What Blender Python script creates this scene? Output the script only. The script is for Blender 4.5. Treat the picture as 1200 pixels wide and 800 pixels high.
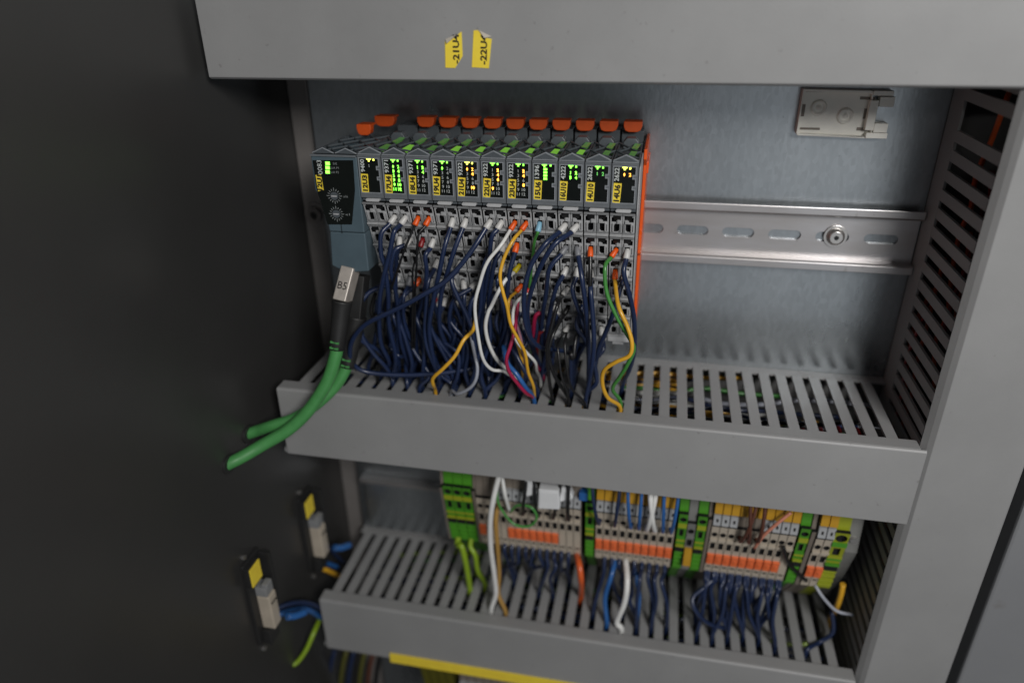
import bpy, bmesh, math, random
from math import sin, cos, radians as R, pi
from mathutils import Vector, Matrix
from mathutils.geometry import tessellate_polygon
random.seed(7)
sc = bpy.context.scene
for o in list(bpy.data.objects): bpy.data.objects.remove(o)
col = sc.collection
MM = 0.001
# everything below is written in millimetres as (X right, D out of the plate, Z up)
def W(p): return Vector((p[0]*MM, -p[1]*MM, p[2]*MM))

# ------------------------------------------------------------------ camera
YAW, PITCH, ROLL, FPX = -0.207, -0.456, -0.013, 849.03
CAM = Vector((10.289, -412.419, 126.224))
_f = Vector((sin(YAW)*cos(PITCH), cos(YAW)*cos(PITCH), sin(PITCH)))
_r0 = Vector((cos(YAW), -sin(YAW), 0)); _u0 = _r0.cross(_f)
_r = _r0*cos(ROLL)+_u0*sin(ROLL); _u = _u0*cos(ROLL)-_r0*sin(ROLL)
cd = bpy.data.cameras.new('camera'); cam = bpy.data.objects.new('camera', cd); col.objects.link(cam)
m = Matrix((( _r.x, _u.x, -_f.x, 0), (_r.y, _u.y, -_f.y, 0), (_r.z, _u.z, -_f.z, 0), (0, 0, 0, 1)))
m.translation = CAM*MM
cam.matrix_world = m
cd.sensor_width = 36; cd.lens = FPX/1200*36
cd.clip_start = 0.005; cd.clip_end = 20
cd.dof.use_dof = True; cd.dof.focus_distance = 0.356; cd.dof.aperture_fstop = 3.6
sc.camera = cam
# ------------------------------------------------------------------ light
w = bpy.data.worlds.new('World'); sc.world = w; w.use_nodes = True
bg = w.node_tree.nodes['Background']; bg.inputs[0].default_value = (0.80, 0.86, 1.0, 1); bg.inputs[1].default_value = 0.045
def area(name, loc, target, size, power, colr, sy=None):
    l = bpy.data.lights.new(name, 'AREA'); l.size = size*MM; l.energy = power; l.color = colr
    if sy: l.shape = 'RECTANGLE'; l.size_y = sy*MM
    o = bpy.data.objects.new(name, l); col.objects.link(o); o.location = W(loc)
    o.rotation_euler = (W(target)-W(loc)).to_track_quat('-Z', 'Y').to_euler(); return o
area('key_light', (350, 740, 390), (20, 40, -60), 230, 5.1, (1.0, 0.985, 0.965))
area('room_light', (340, 1000, -330), (340, 0, -330), 640, 0.72, (0.93, 0.965, 1.0), 800)
sc.view_settings.view_transform = 'Standard'; sc.view_settings.look = 'None'
sc.view_settings.exposure = 0.0; sc.view_settings.gamma = 1
sc.view_settings.use_curve_mapping = False

# ------------------------------------------------------------------ materials
def mat(name, c, rough=0.5, metal=0.0, noise=0.12, scale=60, bump=0.0, bscale=None, spots=0, spotc=(0.05,0.045,0.04), emit=0, emitc=None, coat=0, stretch=None, c2=None, fine=0):
    M = bpy.data.materials.new(name); M.use_nodes = True
    N = M.node_tree.nodes; L = M.node_tree.links; b = N['Principled BSDF']
    b.inputs['Roughness'].default_value = rough; b.inputs['Metallic'].default_value = metal
    if coat: b.inputs['Coat Weight'].default_value = coat; b.inputs['Coat Roughness'].default_value = .15
    tc = N.new('ShaderNodeTexCoord'); mp = N.new('ShaderNodeMapping'); L.new(tc.outputs['Object'], mp.inputs[0])
    if stretch: mp.inputs['Scale'].default_value = stretch
    nz = N.new('ShaderNodeTexNoise'); nz.inputs['Scale'].default_value = scale; nz.inputs['Detail'].default_value = 6; nz.inputs['Roughness'].default_value = .62
    L.new(mp.outputs[0], nz.inputs['Vector'])
    cr = N.new('ShaderNodeValToRGB'); cr.color_ramp.elements[0].position = .3; cr.color_ramp.elements[1].position = .7
    lo = tuple(max(0, x*(1-noise)) for x in c); hi = tuple(min(1, x*(1+noise)) for x in (c2 or c))
    cr.color_ramp.elements[0].color = (*lo, 1); cr.color_ramp.elements[1].color = (*hi, 1)
    L.new(nz.outputs['Fac'], cr.inputs[0]); outc = cr.outputs[0]
    if fine:
        nf = N.new('ShaderNodeTexVoronoi'); nf.inputs['Scale'].default_value = 560; L.new(mp.outputs[0], nf.inputs['Vector'])
        mf = N.new('ShaderNodeMixRGB'); mf.blend_type = 'OVERLAY'; mf.inputs[0].default_value = fine
        bw = N.new('ShaderNodeRGBToBW'); L.new(nf.outputs['Color'], bw.inputs[0])
        L.new(outc, mf.inputs[1]); L.new(bw.outputs[0], mf.inputs[2]); outc = mf.outputs[0]
    if spots:
        n2 = N.new('ShaderNodeTexNoise'); n2.inputs['Scale'].default_value = spots; n2.inputs['Detail'].default_value = 3
        L.new(tc.outputs['Object'], n2.inputs['Vector'])
        r2 = N.new('ShaderNodeValToRGB'); r2.color_ramp.elements[0].position = .70; r2.color_ramp.elements[1].position = .76
        r2.color_ramp.elements[0].color = (0,0,0,1); r2.color_ramp.elements[1].color = (.55,.55,.55,1)
        L.new(n2.outputs['Fac'], r2.inputs[0])
        mx = N.new('ShaderNodeMixRGB'); L.new(r2.outputs[0], mx.inputs[0]); L.new(outc, mx.inputs[1]); mx.inputs[2].default_value = (*spotc, 1)
        outc = mx.outputs[0]
    L.new(outc, b.inputs['Base Color'])
    rr = N.new('ShaderNodeMapRange'); rr.inputs['To Min'].default_value = max(.03, rough-.1); rr.inputs['To Max'].default_value = min(1, rough+.1)
    L.new(nz.outputs['Fac'], rr.inputs[0]); L.new(rr.outputs[0], b.inputs['Roughness'])
    if bump:
        n3 = N.new('ShaderNodeTexNoise'); n3.inputs['Scale'].default_value = bscale or scale*4; n3.inputs['Detail'].default_value = 4
        L.new(mp.outputs[0], n3.inputs['Vector'])
        bp = N.new('ShaderNodeBump'); bp.inputs['Strength'].default_value = bump; bp.inputs['Distance'].default_value = .0004
        L.new(n3.outputs['Fac'], bp.inputs['Height']); L.new(bp.outputs[0], b.inputs['Normal'])
    if emit:
        b.inputs['Emission Color'].default_value = (*(emitc or c), 1); b.inputs['Emission Strength'].default_value = emit
    return M
M = {}
M['duct'] = mat('duct_grey_pvc', (0.305,0.305,0.304), .42, 0, .09, 11, .12, 1500, spots=330, spotc=(.20,.195,.19))
M['duct_shaded'] = mat('duct_inner_shaded', (0.13,0.13,0.128), .55, 0, .06, 20)  # darker copy of the duct grey, shade inside the duct put into its colour
M['zinc'] = mat('galvanised_plate', (0.345,0.375,0.395), .29, .88, .05, 9, .10, 700, spots=420, spotc=(.27,.30,.31), stretch=(1,1,.45), c2=(.42,.45,.47), fine=.09)
M['rail'] = mat('chromated_rail', (0.50,0.46,0.43), .36, .85, .10, 20, .06, 900, stretch=(.35,1,1.6), c2=(.58,.575,.59), spots=160, spotc=(.36,.34,.32))
M['post'] = mat('frame_post_paint', (0.25,0.232,0.22), .45, .3, .1, 20)
M['wall'] = mat('dark_side_wall', (0.058,0.057,0.056), .36, .35, .05, 5, .03, 500, spots=240, spotc=(.075,.07,.065), c2=(.066,.065,.063))
M['panel'] = mat('frame_panel_paint', (0.24,0.245,0.255), .4, 0, .04, 9, .15, 1200, spots=50, spotc=(.18,.17,.16))
M['screw2'] = mat('aged_nut', (0.22,0.2,0.19), .4, .6, .1, 200)
M['screw'] = mat('zinc_screw', (0.62,0.6,0.58), .3, .9, .1, 200)
M['mod'] = mat('module_grey', (0.085,0.098,0.108), .42, 0, .12, 120, .05)
M['modl'] = mat('module_edge_grey', (0.145,0.158,0.17), .42, 0, .12, 120)
M['tb'] = mat('terminal_light_grey', (0.46,0.465,0.47), .42, 0, .15, 150)
M['tbd'] = mat('terminal_mid_grey', (0.25,0.255,0.26), .5, 0, .1, 150)
M['blk'] = mat('black_plastic', (0.008,0.008,0.009), .45, 0, .2, 120)
M['disp'] = mat('display_black', (0.006,0.008,0.007), .22, 0, .1, 100)
M['bc'] = mat('controller_blue_grey', (0.085,0.125,0.15), .42, 0, .1, 60, .06)
M['org'] = mat('orange_plastic', (0.80,0.10,0.006), .4, 0, .08, 80)
M['orgl_shaded'] = mat('orange_lever_shaded', (0.60,0.08,0.008), .5, 0, .14, 80)  # darker copy of the orange plastic, shade under the top duct in its colour
M['orgt'] = mat('orange_pusher', (0.85,0.17,0.05), .4, 0, .08, 80)
M['yel'] = mat('yellow_sticker', (1.0,0.74,0.06), .5, 0, .06, 90)
M['yelb'] = mat('yellow_sticker_back', (0.55,0.5,0.42), .6, 0, .06, 90)
M['mark'] = mat('yellow_marker', (0.52,0.28,0.02), .45, 0, .12, 90)
M['ink'] = mat('black_ink', (0.012,0.011,0.01), .6, 0, .02, 90)
M['inkg'] = mat('grey_print', (0.27,0.29,0.29), .6, 0, .02, 90)
M['inkw'] = mat('white_print', (0.62,0.66,0.64), .6, 0, .02, 90)
M['grn'] = mat('led_green', (0.2,0.9,0.1), .4, 0, .02, 90, emit=3.2, emitc=(.22,1,.06))
M['grnd'] = mat('led_green_dim', (0.1,0.5,0.1), .4, 0, .02, 90, emit=.7, emitc=(.25,.9,.2))
M['lem'] = mat('led_yellow', (0.9,0.8,0.1), .4, 0, .02, 90, emit=3.2, emitc=(.9,1,.12))
M['amb'] = mat('led_amber', (1,0.5,0.1), .4, 0, .02, 90, emit=3.4, emitc=(1,.42,.05))
M['gg'] = mat('light_guide', (0.10,0.26,0.05), .25, 0, .2, 300, emit=.32, emitc=(.35,.9,.08))
M['gg2'] = mat('light_guide_faint', (0.07,0.17,0.07), .25, 0, .2, 300, emit=.10, emitc=(.3,.85,.15))
M['clip'] = mat('beige_plastic', (0.86,0.84,0.77), .5, 0, .06, 60, .05, spots=80, spotc=(.25,.22,.18))
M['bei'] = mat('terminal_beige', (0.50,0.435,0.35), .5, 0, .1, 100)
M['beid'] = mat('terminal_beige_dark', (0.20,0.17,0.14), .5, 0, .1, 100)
M['pe'] = mat('terminal_green', (0.07,0.27,0.02), .42, 0, .15, 90)
M['pey'] = mat('terminal_yellow_green', (0.30,0.34,0.02), .42, 0, .1, 90)
M['loy'] = mat('terminal_olive', (0.13,0.12,0.012), .5, 0, .1, 90)
M['tgy'] = mat('terminal_grey', (0.20,0.20,0.19), .5, 0, .1, 90)
M['wht'] = mat('white_plastic', (0.72,0.73,0.74), .45, 0, .05, 90)
M['mrk'] = mat('marker_grey_white', (0.38,0.39,0.40), .5, 0, .15, 60)
M['rimg'] = mat('module_rim_grey', (0.27,0.29,0.31), .4, 0, .1, 120)
M['plug'] = mat('plug_metal', (0.55,0.50,0.45), .4, .35, .15, 160)
M['boot'] = mat('boot_rubber', (0.022,0.022,0.022), .5, 0, .2, 100)
M['stain'] = mat('old_grey_spot', (0.2,0.2,0.2), .6)
def wm(n, c, r=.36): M[n] = mat('insulation_'+n, c, r, 0, .1, 110, .04, 700, coat=.25)
wm('dark blue', (0.013,0.025,0.072)); wm('white', (0.80,0.80,0.78)); wm('yellow', (0.78,0.42,0.03)); wm('green', (0.06,0.27,0.05))
wm('black', (0.010,0.010,0.011)); wm('crimson', (0.36,0.012,0.06)); wm('pale grey', (0.38,0.40,0.46)); wm('blue', (0.025,0.12,0.36)); wm('dark red', (0.24,0.012,0.014))
wm('mauve', (0.33,0.16,0.20)); wm('cable green', (0.07,0.29,0.08), .48); wm('orange red', (0.72,0.12,0.025)); wm('ochre', (0.42,0.24,0.06)); wm('yellow green', (0.26,0.40,0.02))
wm('salmon', (0.62,0.24,0.16)); wm('olive', (0.10,0.10,0.02)); wm('brown', (0.11,0.04,0.025))
def fm(n, c): M['f_'+n] = mat('ferrule_'+n.replace(' ', '_'), c, .38, 0, .06, 160)
fm('white', (0.62,0.61,0.59)); fm('orange', (0.85,0.11,0.01)); fm('red', (0.5,0.015,0.012)); fm('grey', (0.22,0.225,0.24)); fm('yellow', (0.7,0.55,0.01)); fm('light blue', (0.25,0.5,0.65)); fm('dark red', (0.22,0.01,0.012)); fm('black', (0.012,0.012,0.012)); fm('blue', (.03,.2,.5))

# ------------------------------------------------------------------ mesh helpers
ORG = {}
class MB:
    def __init__(s): s.v = []; s.f = []; s.m = []
    def add(s, vs, fs, mi=0):
        n = len(s.v); s.v += [tuple(v) for v in vs]; s.f += [tuple(i+n for i in f) for f in fs]; s.m += [mi]*len(fs); return s
    def box(s, x0, x1, d0, d1, z0, z1, mi=0, tilt=0, piv=None):
        vs = [(x, d, z) for x in (x0, x1) for d in (d0, d1) for z in (z0, z1)]
        if tilt:      # rotation about the X axis: positive leans the top out of the plate
            pd, pz = piv or ((d0+d1)/2, (z0+z1)/2); c, q = cos(tilt), sin(tilt)
            vs = [(x, pd+(d-pd)*c+(z-pz)*q, pz-(d-pd)*q+(z-pz)*c) for x, d, z in vs]
        return s.add(vs, [(0,1,3,2),(4,6,7,5),(0,4,5,1),(2,3,7,6),(0,2,6,4),(1,5,7,3)], mi)
    def poly(s, outer, holes, put, t0, t1, mi=0, side=None):
        loops = [[Vector((a, b, 0)) for a, b in l] for l in [outer]+holes]
        tris = tessellate_polygon(loops); flat = [p for l in loops for p in l]; n = len(flat)
        vs = [put(p.x, p.y, t0) for p in flat]+[put(p.x, p.y, t1) for p in flat]
        fs = [tuple(t) for t in tris]+[tuple(i+n for i in reversed(t)) for t in tris]
        s.add(vs, fs, mi)
        fs = []; k = 0
        for l in loops:
            q = len(l)
            for i in range(q): a, b = k+i, k+(i+1) % q; fs.append((a, b, b+n, a+n))
            k += q
        base = len(s.v)-2*n
        s.f += [tuple(i+base for i in f) for f in fs]; s.m += [mi if side is None else side]*len(fs); return s
    def xz(s, outer, d0, d1, holes=(), mi=0, side=None): return s.poly(outer, list(holes), lambda a, b, t: (a, t, b), d0, d1, mi, side)
    def dz(s, outer, x0, x1, holes=(), mi=0): return s.poly(outer, list(holes), lambda a, b, t: (t, a, b), x0, x1, mi)
    def xd(s, outer, z0, z1, holes=(), mi=0): return s.poly(outer, list(holes), lambda a, b, t: (a, b, t), z0, z1, mi)
    def cyl(s, p, q, r0, r1=None, n=14, mi=0):
        r1 = r0 if r1 is None else r1; p = Vector(p); q = Vector(q); a = (q-p).normalized()
        u = a.orthogonal().normalized(); v = a.cross(u)
        vs = [p+(u*cos(2*pi*i/n)+v*sin(2*pi*i/n))*r0 for i in range(n)]+[q+(u*cos(2*pi*i/n)+v*sin(2*pi*i/n))*r1 for i in range(n)]
        fs = [(i, (i+1) % n, (i+1) % n+n, i+n) for i in range(n)]+[tuple(range(n)), tuple(range(n, 2*n))]
        return s.add(vs, fs, mi)
    def tube(s, pts, r, n=8, sub=6, mi=0, cap=True, rr=None):
        P = [Vector(p) for p in pts]
        if len(P) > 2 and sub > 1:
            E = [P[0]*2-P[1]]+P+[P[-1]*2-P[-2]]; Q = []
            for i in range(1, len(E)-2):
                for j in range(sub):
                    t = j/sub; a, b, c, d = E[i-1:i+3]
                    Q.append(.5*((2*b)+(c-a)*t+(2*a-5*b+4*c-d)*t*t+(3*b-a-3*c+d)*t**3))
            Q.append(P[-1])
        else: Q = P
        u = None; vs = []; fs = []
        for i, p in enumerate(Q):
            a = (Q[min(i+1, len(Q)-1)]-Q[max(i-1, 0)]).normalized()
            u = a.orthogonal().normalized() if u is None else (u-a*u.dot(a)).normalized()
            v = a.cross(u); ra = rr(i/(len(Q)-1)) if rr else r
            vs += [p+(u*cos(2*pi*k/n)+v*sin(2*pi*k/n))*ra for k in range(n)]
        for i in range(len(Q)-1):
            for k in range(n): fs.append((i*n+k, i*n+(k+1) % n, (i+1)*n+(k+1) % n, (i+1)*n+k))
        if cap: fs += [tuple(range(n)), tuple(range(len(vs)-n, len(vs)))]
        return s.add(vs, fs, mi)
    def text(s, txt, size, put, mi=0, bold=0.0, width=None):
        vs, fs = glyphs(txt, bold)
        if not vs: return s
        xs = [v[0] for v in vs]; ys = [v[1] for v in vs]; h = 0.73
        k = size/h; kx = k if width is None else width/(max(xs)-min(xs)); cx = (max(xs)+min(xs))/2
        return s.add([put((x-cx)*kx, (y-h/2)*k) for x, y in vs], fs, mi)
    def mesh(s, name, mats, org=(0, 0, 0), smooth=False, bevel=0):
        bm = bmesh.new(); o = Vector(org)
        vv = [bm.verts.new(W(Vector(v)-o)) for v in s.v]
        for f, mi in zip(s.f, s.m):
            try: fc = bm.faces.new([vv[i] for i in f]); fc.material_index = mi
            except ValueError: pass
        bmesh.ops.recalc_face_normals(bm, faces=bm.faces)
        if bevel:
            es = [e for e in bm.edges if len(e.link_faces) == 2 and e.calc_face_angle(0) > .6]
            bmesh.ops.bevel(bm, geom=es, offset=bevel*MM, segments=2, affect='EDGES', profile=.5, clamp_overlap=True)
        me = bpy.data.meshes.new(name); bm.to_mesh(me); bm.free()
        for x in mats: me.materials.append(M[x])
        if smooth: me.polygons.foreach_set('use_smooth', [len(p.vertices) == 4 for p in me.polygons])
        return me
    def build(s, name, mats, parent=None, org=None, smooth=False, bevel=0, **k):
        if isinstance(mats, str): mats = [mats]
        if org is None:
            lo = [min(v[i] for v in s.v) for i in range(3)]; hi = [max(v[i] for v in s.v) for i in range(3)]
            org = ((lo[0]+hi[0])/2, (lo[1]+hi[1])/2, lo[2] if parent is None else (lo[2]+hi[2])/2)
        return link(name, s.mesh(name, mats, org, smooth, bevel), parent, org, **k)
def link(name, me, parent, org, rotx=0, label=None, cat=None, group=None, kind=None):
    o = bpy.data.objects.new(name, me); col.objects.link(o); org = Vector(org); ORG[o.name] = org
    if parent is not None:
        o.parent = parent; o.location = W(org-ORG[parent.name])
    else: o.location = W(org)
    if rotx: o.rotation_euler = (rotx, 0, 0)
    if label: o['label'] = label
    if cat: o['category'] = cat
    if group: o['group'] = group
    if kind: o['kind'] = kind
    return o
def thing(name, label, cat, org, group=None): return link(name, None, None, org, label=label, cat=cat, group=group)
_G = {}
def glyphs(t, bold):
    if (t, bold) in _G: return _G[(t, bold)]
    c = bpy.data.curves.new('lettering', 'FONT'); c.body = t; c.size = 1; c.offset = bold; c.resolution_u = 2
    o = bpy.data.objects.new('lettering', c); col.objects.link(o)
    bpy.context.view_layer.update()
    me = bpy.data.meshes.new_from_object(o.evaluated_get(bpy.context.evaluated_depsgraph_get()))
    vs = [(v.co.x, v.co.y) for v in me.vertices]; fs = [tuple(p.vertices) for p in me.polygons]
    bpy.data.objects.remove(o); bpy.data.curves.remove(c); bpy.data.meshes.remove(me)
    _G[(t, bold)] = (vs, fs); return vs, fs
# points of the place from the calibrated view, each at its own measured distance
def _ray(px, py): return _f*FPX+_r*(px-600)+_u*(400-py)
def atD(px, py, D):
    d = _ray(px, py); p = CAM+d*((-D-CAM.y)/d.y); return (p.x, D, p.z)
def atZ(px, py, Z):
    d = _ray(px, py); p = CAM+d*((Z-CAM.z)/d.z); return (p.x, -p.y, Z)
def atX(px, py, X):
    d = _ray(px, py); p = CAM+d*((X-CAM.x)/d.x); return (X, -p.y, p.z)
ORD = 'first second third fourth fifth sixth seventh eighth ninth tenth eleventh twelfth thirteenth fourteenth fifteenth'.split()

# ------------------------------------------------------------------ the setting
MB().box(-196.5, 215, -2.5, 0, -480, 260).build('mounting_plate', 'zinc', kind='structure', bevel=.6)
MB().box(-500, 520, -30, -26, -560, 320).build('cabinet_back_wall', 'post', kind='structure')
b = MB(); b.xd([(-214, -26), (-199, -26), (-199, -12), (-201, -8), (-214, -8)], -480, 260)
b.build('frame_post', 'post', kind='structure', bevel=.8)
b = MB(); b.box(-217, -214, -30, 560, -560, 320)
b.build('cabinet_side_wall', 'wall', kind='structure')
b = MB(); b.box(207.6, 420, 54, 66, -480, 260)
b.build('cabinet_door_frame', 'panel', kind='structure', bevel=1.5)
b = MB(); b.box(-500, 520, -30, 560, -566, -560); b.build('cabinet_floor', 'wall', kind='structure')

# stud with washer and nut on the frame post
t = thing('mounting_bolt', 'round steel bolt with washer on the frame post left of the plate', 'bolt', (-205.5, -8, -4))
MB().cyl((-205.5,-8,-4), (-205.5,-6.6,-4), 7.8, n=30).build('washer', 'post', t, bevel=.4)
n_ = 26; MB().xz([(-205.5+5*cos(2*pi*i/n_), -4+5*sin(2*pi*i/n_)) for i in range(n_)], -6.6, -3.4, [[(-205.5+2.4*cos(2*pi*i/n_), -4+2.4*sin(2*pi*i/n_)) for i in range(n_)]]).build('nut', 'screw2', t, bevel=.4)
MB().cyl((-205.5,-6.6,-4), (-205.5,-5.2,-4), 2.3, n=16).build('hole_disc', 'boot', t)  # dark disc inside the ring, the hole's shade put into its colour

# ------------------------------------------------------------------ wiring ducts
PIT, SLOT, XO = 9.598, 3.95, 74.567
def duct(zt, zb, xl, xr, covl, covr, label, n0, n1, skip=()):
    t = thing('wiring_duct', label, 'cable duct', ((xl+xr)/2, 0, zb))
    b = MB(); b.box(xl, xr, 0.05, 1.6, zb+1.5, zt-1.5); b.build('base', 'duct_shaded', t)
    b = MB(); b.box(xl-4, xr, 0.05, 77, zb-1.6, zb+1.5); b.build('lower_wall', 'duct', t)
    # the upper wall: one strip along the plate, one rim at the front, fingers between
    b = MB(); b.box(xl, xr, 0.05, 7.2, zt-1.5, zt); b.build('back_strip', 'duct', t, bevel=.2)
    b = MB(); b.box(xl, xr, 68.6, 77.2, zt-1.5, zt); b.box(xl, xr, 75.7, 77.2, zt-12, zt-1.5); b.build('front_rim', 'duct', t, bevel=.2)
    f0 = MB(); wd = PIT-SLOT
    f0.xd([(-wd/2, 0), (wd/2, 0), (wd/2, 61.4), (-wd/2, 61.4)], -1.5, 0)
    me = f0.mesh('finger', ['duct'], (0, 30.7, -.75))
    for k in range(n0, n1):
        x = XO+PIT*(k+.5)
        if x-wd/2 < xl or x+wd/2 > xr or k in skip: continue
        fo = link('duct_finger', me, t, (x+random.uniform(-.12, .12), 7.2+30.7, zt-.75)); fo.rotation_euler = (random.uniform(-.004, .004), random.uniform(-.03, .03), random.uniform(-.004, .004))
    # the snap-on cover, folded over the rim
    b = MB(); b.dz([(78.0, zt+1.4), (78.0, zb-.2), (79.5, zb-.8), (79.5, zt+.3), (78.7, zt+1.3)], covl, covr+(2.6 if zt > -100 else 0))
    b.dz([(69.8, zt+1.5), (70.2, zt+.1), (77.97, zt-.1), (77.97, zt+1.38)], covl, covr)
    b.build('cover', 'duct', t, bevel=.3)
    return t
mid = duct(-84.6, -128.3, -200, 148.2, -201, 147.6, 'grey slotted cable duct running below the row of modules', -30, 8)
low = duct(-250.5, -294.5, -196, 146.6, -197, 147.5, 'grey slotted cable duct below the beige terminal row with yellow strip', -30, 8)
t = thing('wiring_duct', 'grey cable duct cover along the top, carrying two torn yellow stickers', 'cable duct', (20, 0, 87.1))
MB().box(-207, 250, 0.05, 76, 88.5, 90).build('lower_wall', 'duct', t)
MB().box(-207, 250, 74.5, 76, 90, 150).build('inner_wall', 'duct', t)
b = MB(); b.dz([(69, 87.9), (69, 87.1), (76, 87.1), (77.6, 88.2), (77.6, 158), (76.2, 158), (76.2, 88.3), (75.7, 87.9)], -208.5, 252)
b.build('cover', 'duct', t, bevel=.35)
# vertical duct
XV, ZV, PV = 148.3, 34.515, 9.569
t = thing('wiring_duct', 'upright slotted cable duct beside the bare rail, with one finger broken out', 'cable duct', (170, 0, -470))
MB().box(XV, 193, 0.05, 1.6, -470, 86).build('base', 'duct_shaded', t)
MB().box(193, 194, 1.6, 76.6, -470, 86).build('outer_wall', 'duct', t)
MB().box(XV, XV+1.5, 1.6, 18, -470, 86).build('back_strip', 'duct', t, bevel=.2)
MB().box(XV, XV+1.5, 73.1, 73.5, -470, 86).build('front_rim', 'duct', t, bevel=.2)
f0 = MB(); hh = PV-4.2; f0.box(-.75, .75, -27.55, 27.55, -hh/2, hh/2); me = f0.mesh('finger', ['duct'])
for k in range(-6, 53):
    z = ZV-PV*(k+.5)
    if k in (-4,): continue
    fo = link('duct_finger', me, t, (XV+.75, 18+27.55, z+random.uniform(-.1, .1))); fo.rotation_euler = (random.uniform(-.005, .005), 0, random.uniform(-.008, .004))
b = MB(); b.xd([(148.1, 73.6), (150.4, 76.4), (152.6, 78.2), (194.2, 78.2), (195.4, 77), (195.4, 72), (194.2, 72), (194.2, 76.8), (153.2, 76.8), (149, 72.6)], -470, 86.5); b.build('cover', 'duct', t, bevel=.3)

# loose wires lying in the ducts, seen through the slots
def filler(x0, x1, zc, n, seed, cols, axis='x', lim=None):
    rng = random.Random(seed); b = MB(); names = list(dict.fromkeys(cols))
    for i in range(n):
        c = rng.choice(cols); r = rng.uniform(.9, 1.5); D = rng.uniform(*(lim or (8, 70))); z = zc+rng.uniform(-13, 13)
        a0, a1 = sorted((rng.uniform(x0, x1), rng.uniform(x0, x1)))
        if a1-a0 < 60: a0 = max(x0, a0-50); a1 = min(x1, a1+50)
        pts = []; a = a0
        while a < a1:
            D = min((lim or (8, 70))[1], max((lim or (8, 70))[0], D+rng.uniform(-7, 7))); z = min(zc+15, max(zc-15, z+rng.uniform(-4, 4)))
            pts.append((a, D, z) if axis == 'x' else (z, D, a)); a += rng.uniform(14, 26)
        if len(pts) > 2: b.tube(pts, r, n=6, sub=4, mi=names.index(c))
    return b, names
b, nm = filler(-190, 146, -104, 70, 3, ['dark blue']*6+['black']*4+['white', 'yellow', 'yellow', 'white', 'pale grey', 'green'])
for zz in (-92, -95.5, -99): b.tube([(x_, 11+2*sin(x_*.2+zz), zz+1.2*sin(x_*.13)) for x_ in range(-20, 36, 9)], 1.5, n=6, sub=4, mi=nm.index('yellow'))
b.build('duct_wires', nm, kind='stuff', smooth=True, label='loose bundle of wires lying inside the duct under the modules', cat='wires')
b, nm = filler(-185, 144, -272, 45, 4, ['dark blue']*6+['black']*5+['yellow green', 'green'])
b.build('duct_wires', nm, kind='stuff', smooth=True, label='loose wires lying inside the lower duct', cat='wires')
b, nm = filler(-250, 84, 165, 12, 5, ['orange red']*4+['dark red']*3, axis='z', lim=(14, 28))
b2, nm2 = filler(-250, 84, 180, 22, 6, ['black']*3+['dark blue'], axis='z', lim=(30, 66))
b.build('duct_wires', nm, kind='stuff', smooth=True, label='red and orange wires rising inside the upright duct', cat='wires')
b2.build('duct_wires', nm2, kind='stuff', smooth=True, label='dark wires rising inside the front of the upright duct', cat='wires')
# red housings near the front right of the middle duct
b = MB()
for x0 in (94.5, 104, 113.8, 123.4): b.box(x0-3, x0+3.4, 46, 60, -100-random.random()*3, -93)
b.build('wire_splice', 'dark red', label='flat red wire splice seen through the right slots of the middle duct', cat='connector', bevel=.5)

# ------------------------------------------------------------------ rails
def slot(cx, cz, L, h, n=8):
    p = []
    for sgn, a0 in ((1, -90), (-1, 90)):
        for i in range(n+1):
            a = R(a0+180*i/n); p.append((cx+sgn*(L/2-h/2)+h/2*cos(a), cz+h/2*sin(a)))
    return p
def rail(zc, x0, x1, xs, label):
    t = thing('mounting_rail', label, 'rail', ((x0+x1)/2, 0, zc-17.5))
    hs = [slot(xs+25*k, zc, 17.4, 5.4) for k in range(-20, 20) if x0+10 < xs+25*k < x1-3]
    b = MB(); b.xz([(x0, zc-12.5), (x1, zc-12.5), (x1, zc+12.5), (x0, zc+12.5)], .3, 1.5, hs); b.build('web', 'rail', t)
    for s in (1, -1):
        b = MB(); pr = [(.3, 12.5), (6.6, 12.5), (7.6, 13.6), (7.6, 17.6), (6.4, 17.6), (6.4, 13.9), (.3, 13.9)]
        b.dz([(d, zc+s*z) for d, z in pr], x0, x1); b.build('flange', 'rail', t, bevel=.3)
    return t
rail(0, -176, 147.6, 29.99, 'slotted metal mounting rail holding the module row, bare at its right end')
t = thing('mounting_rail', 'plain zinc rail with folded upper lip carrying the beige and green terminals', 'rail', (-21, 0, -246))
MB().box(-189, 147.4, 4.0, 5.4, -246, -203).build('web', 'zinc', t)
b = MB(); b.dz([(.3, -200.5), (7.6, -200.5), (7.6, -203.6), (.3, -203.6)], -192, 147.4); b.build('flange', 'rail', t, bevel=.4)
p = (106.4, 1.6, .7)
t = thing('rail_screw', 'round-headed screw with dark socket fixing the bare rail', 'screw', p)
MB().cyl(p, (p[0], 2.6, p[2]), 6.2, n=28).build('washer', 'screw', t, bevel=.2)
b = MB(); b.cyl((p[0], 2.6, p[2]), (p[0], 4.3, p[2]), 4.8, 4.5, n=24); b.cyl((p[0], 4.3, p[2]), (p[0], 5.4, p[2]), 4.5, 3.2, n=24); b.build('screw_head', 'screw', t, smooth=True)
MB().cyl((p[0], 5.3, p[2]), (p[0], 5.5, p[2]), 1.4, n=6).build('socket', 'blk', t)

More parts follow.
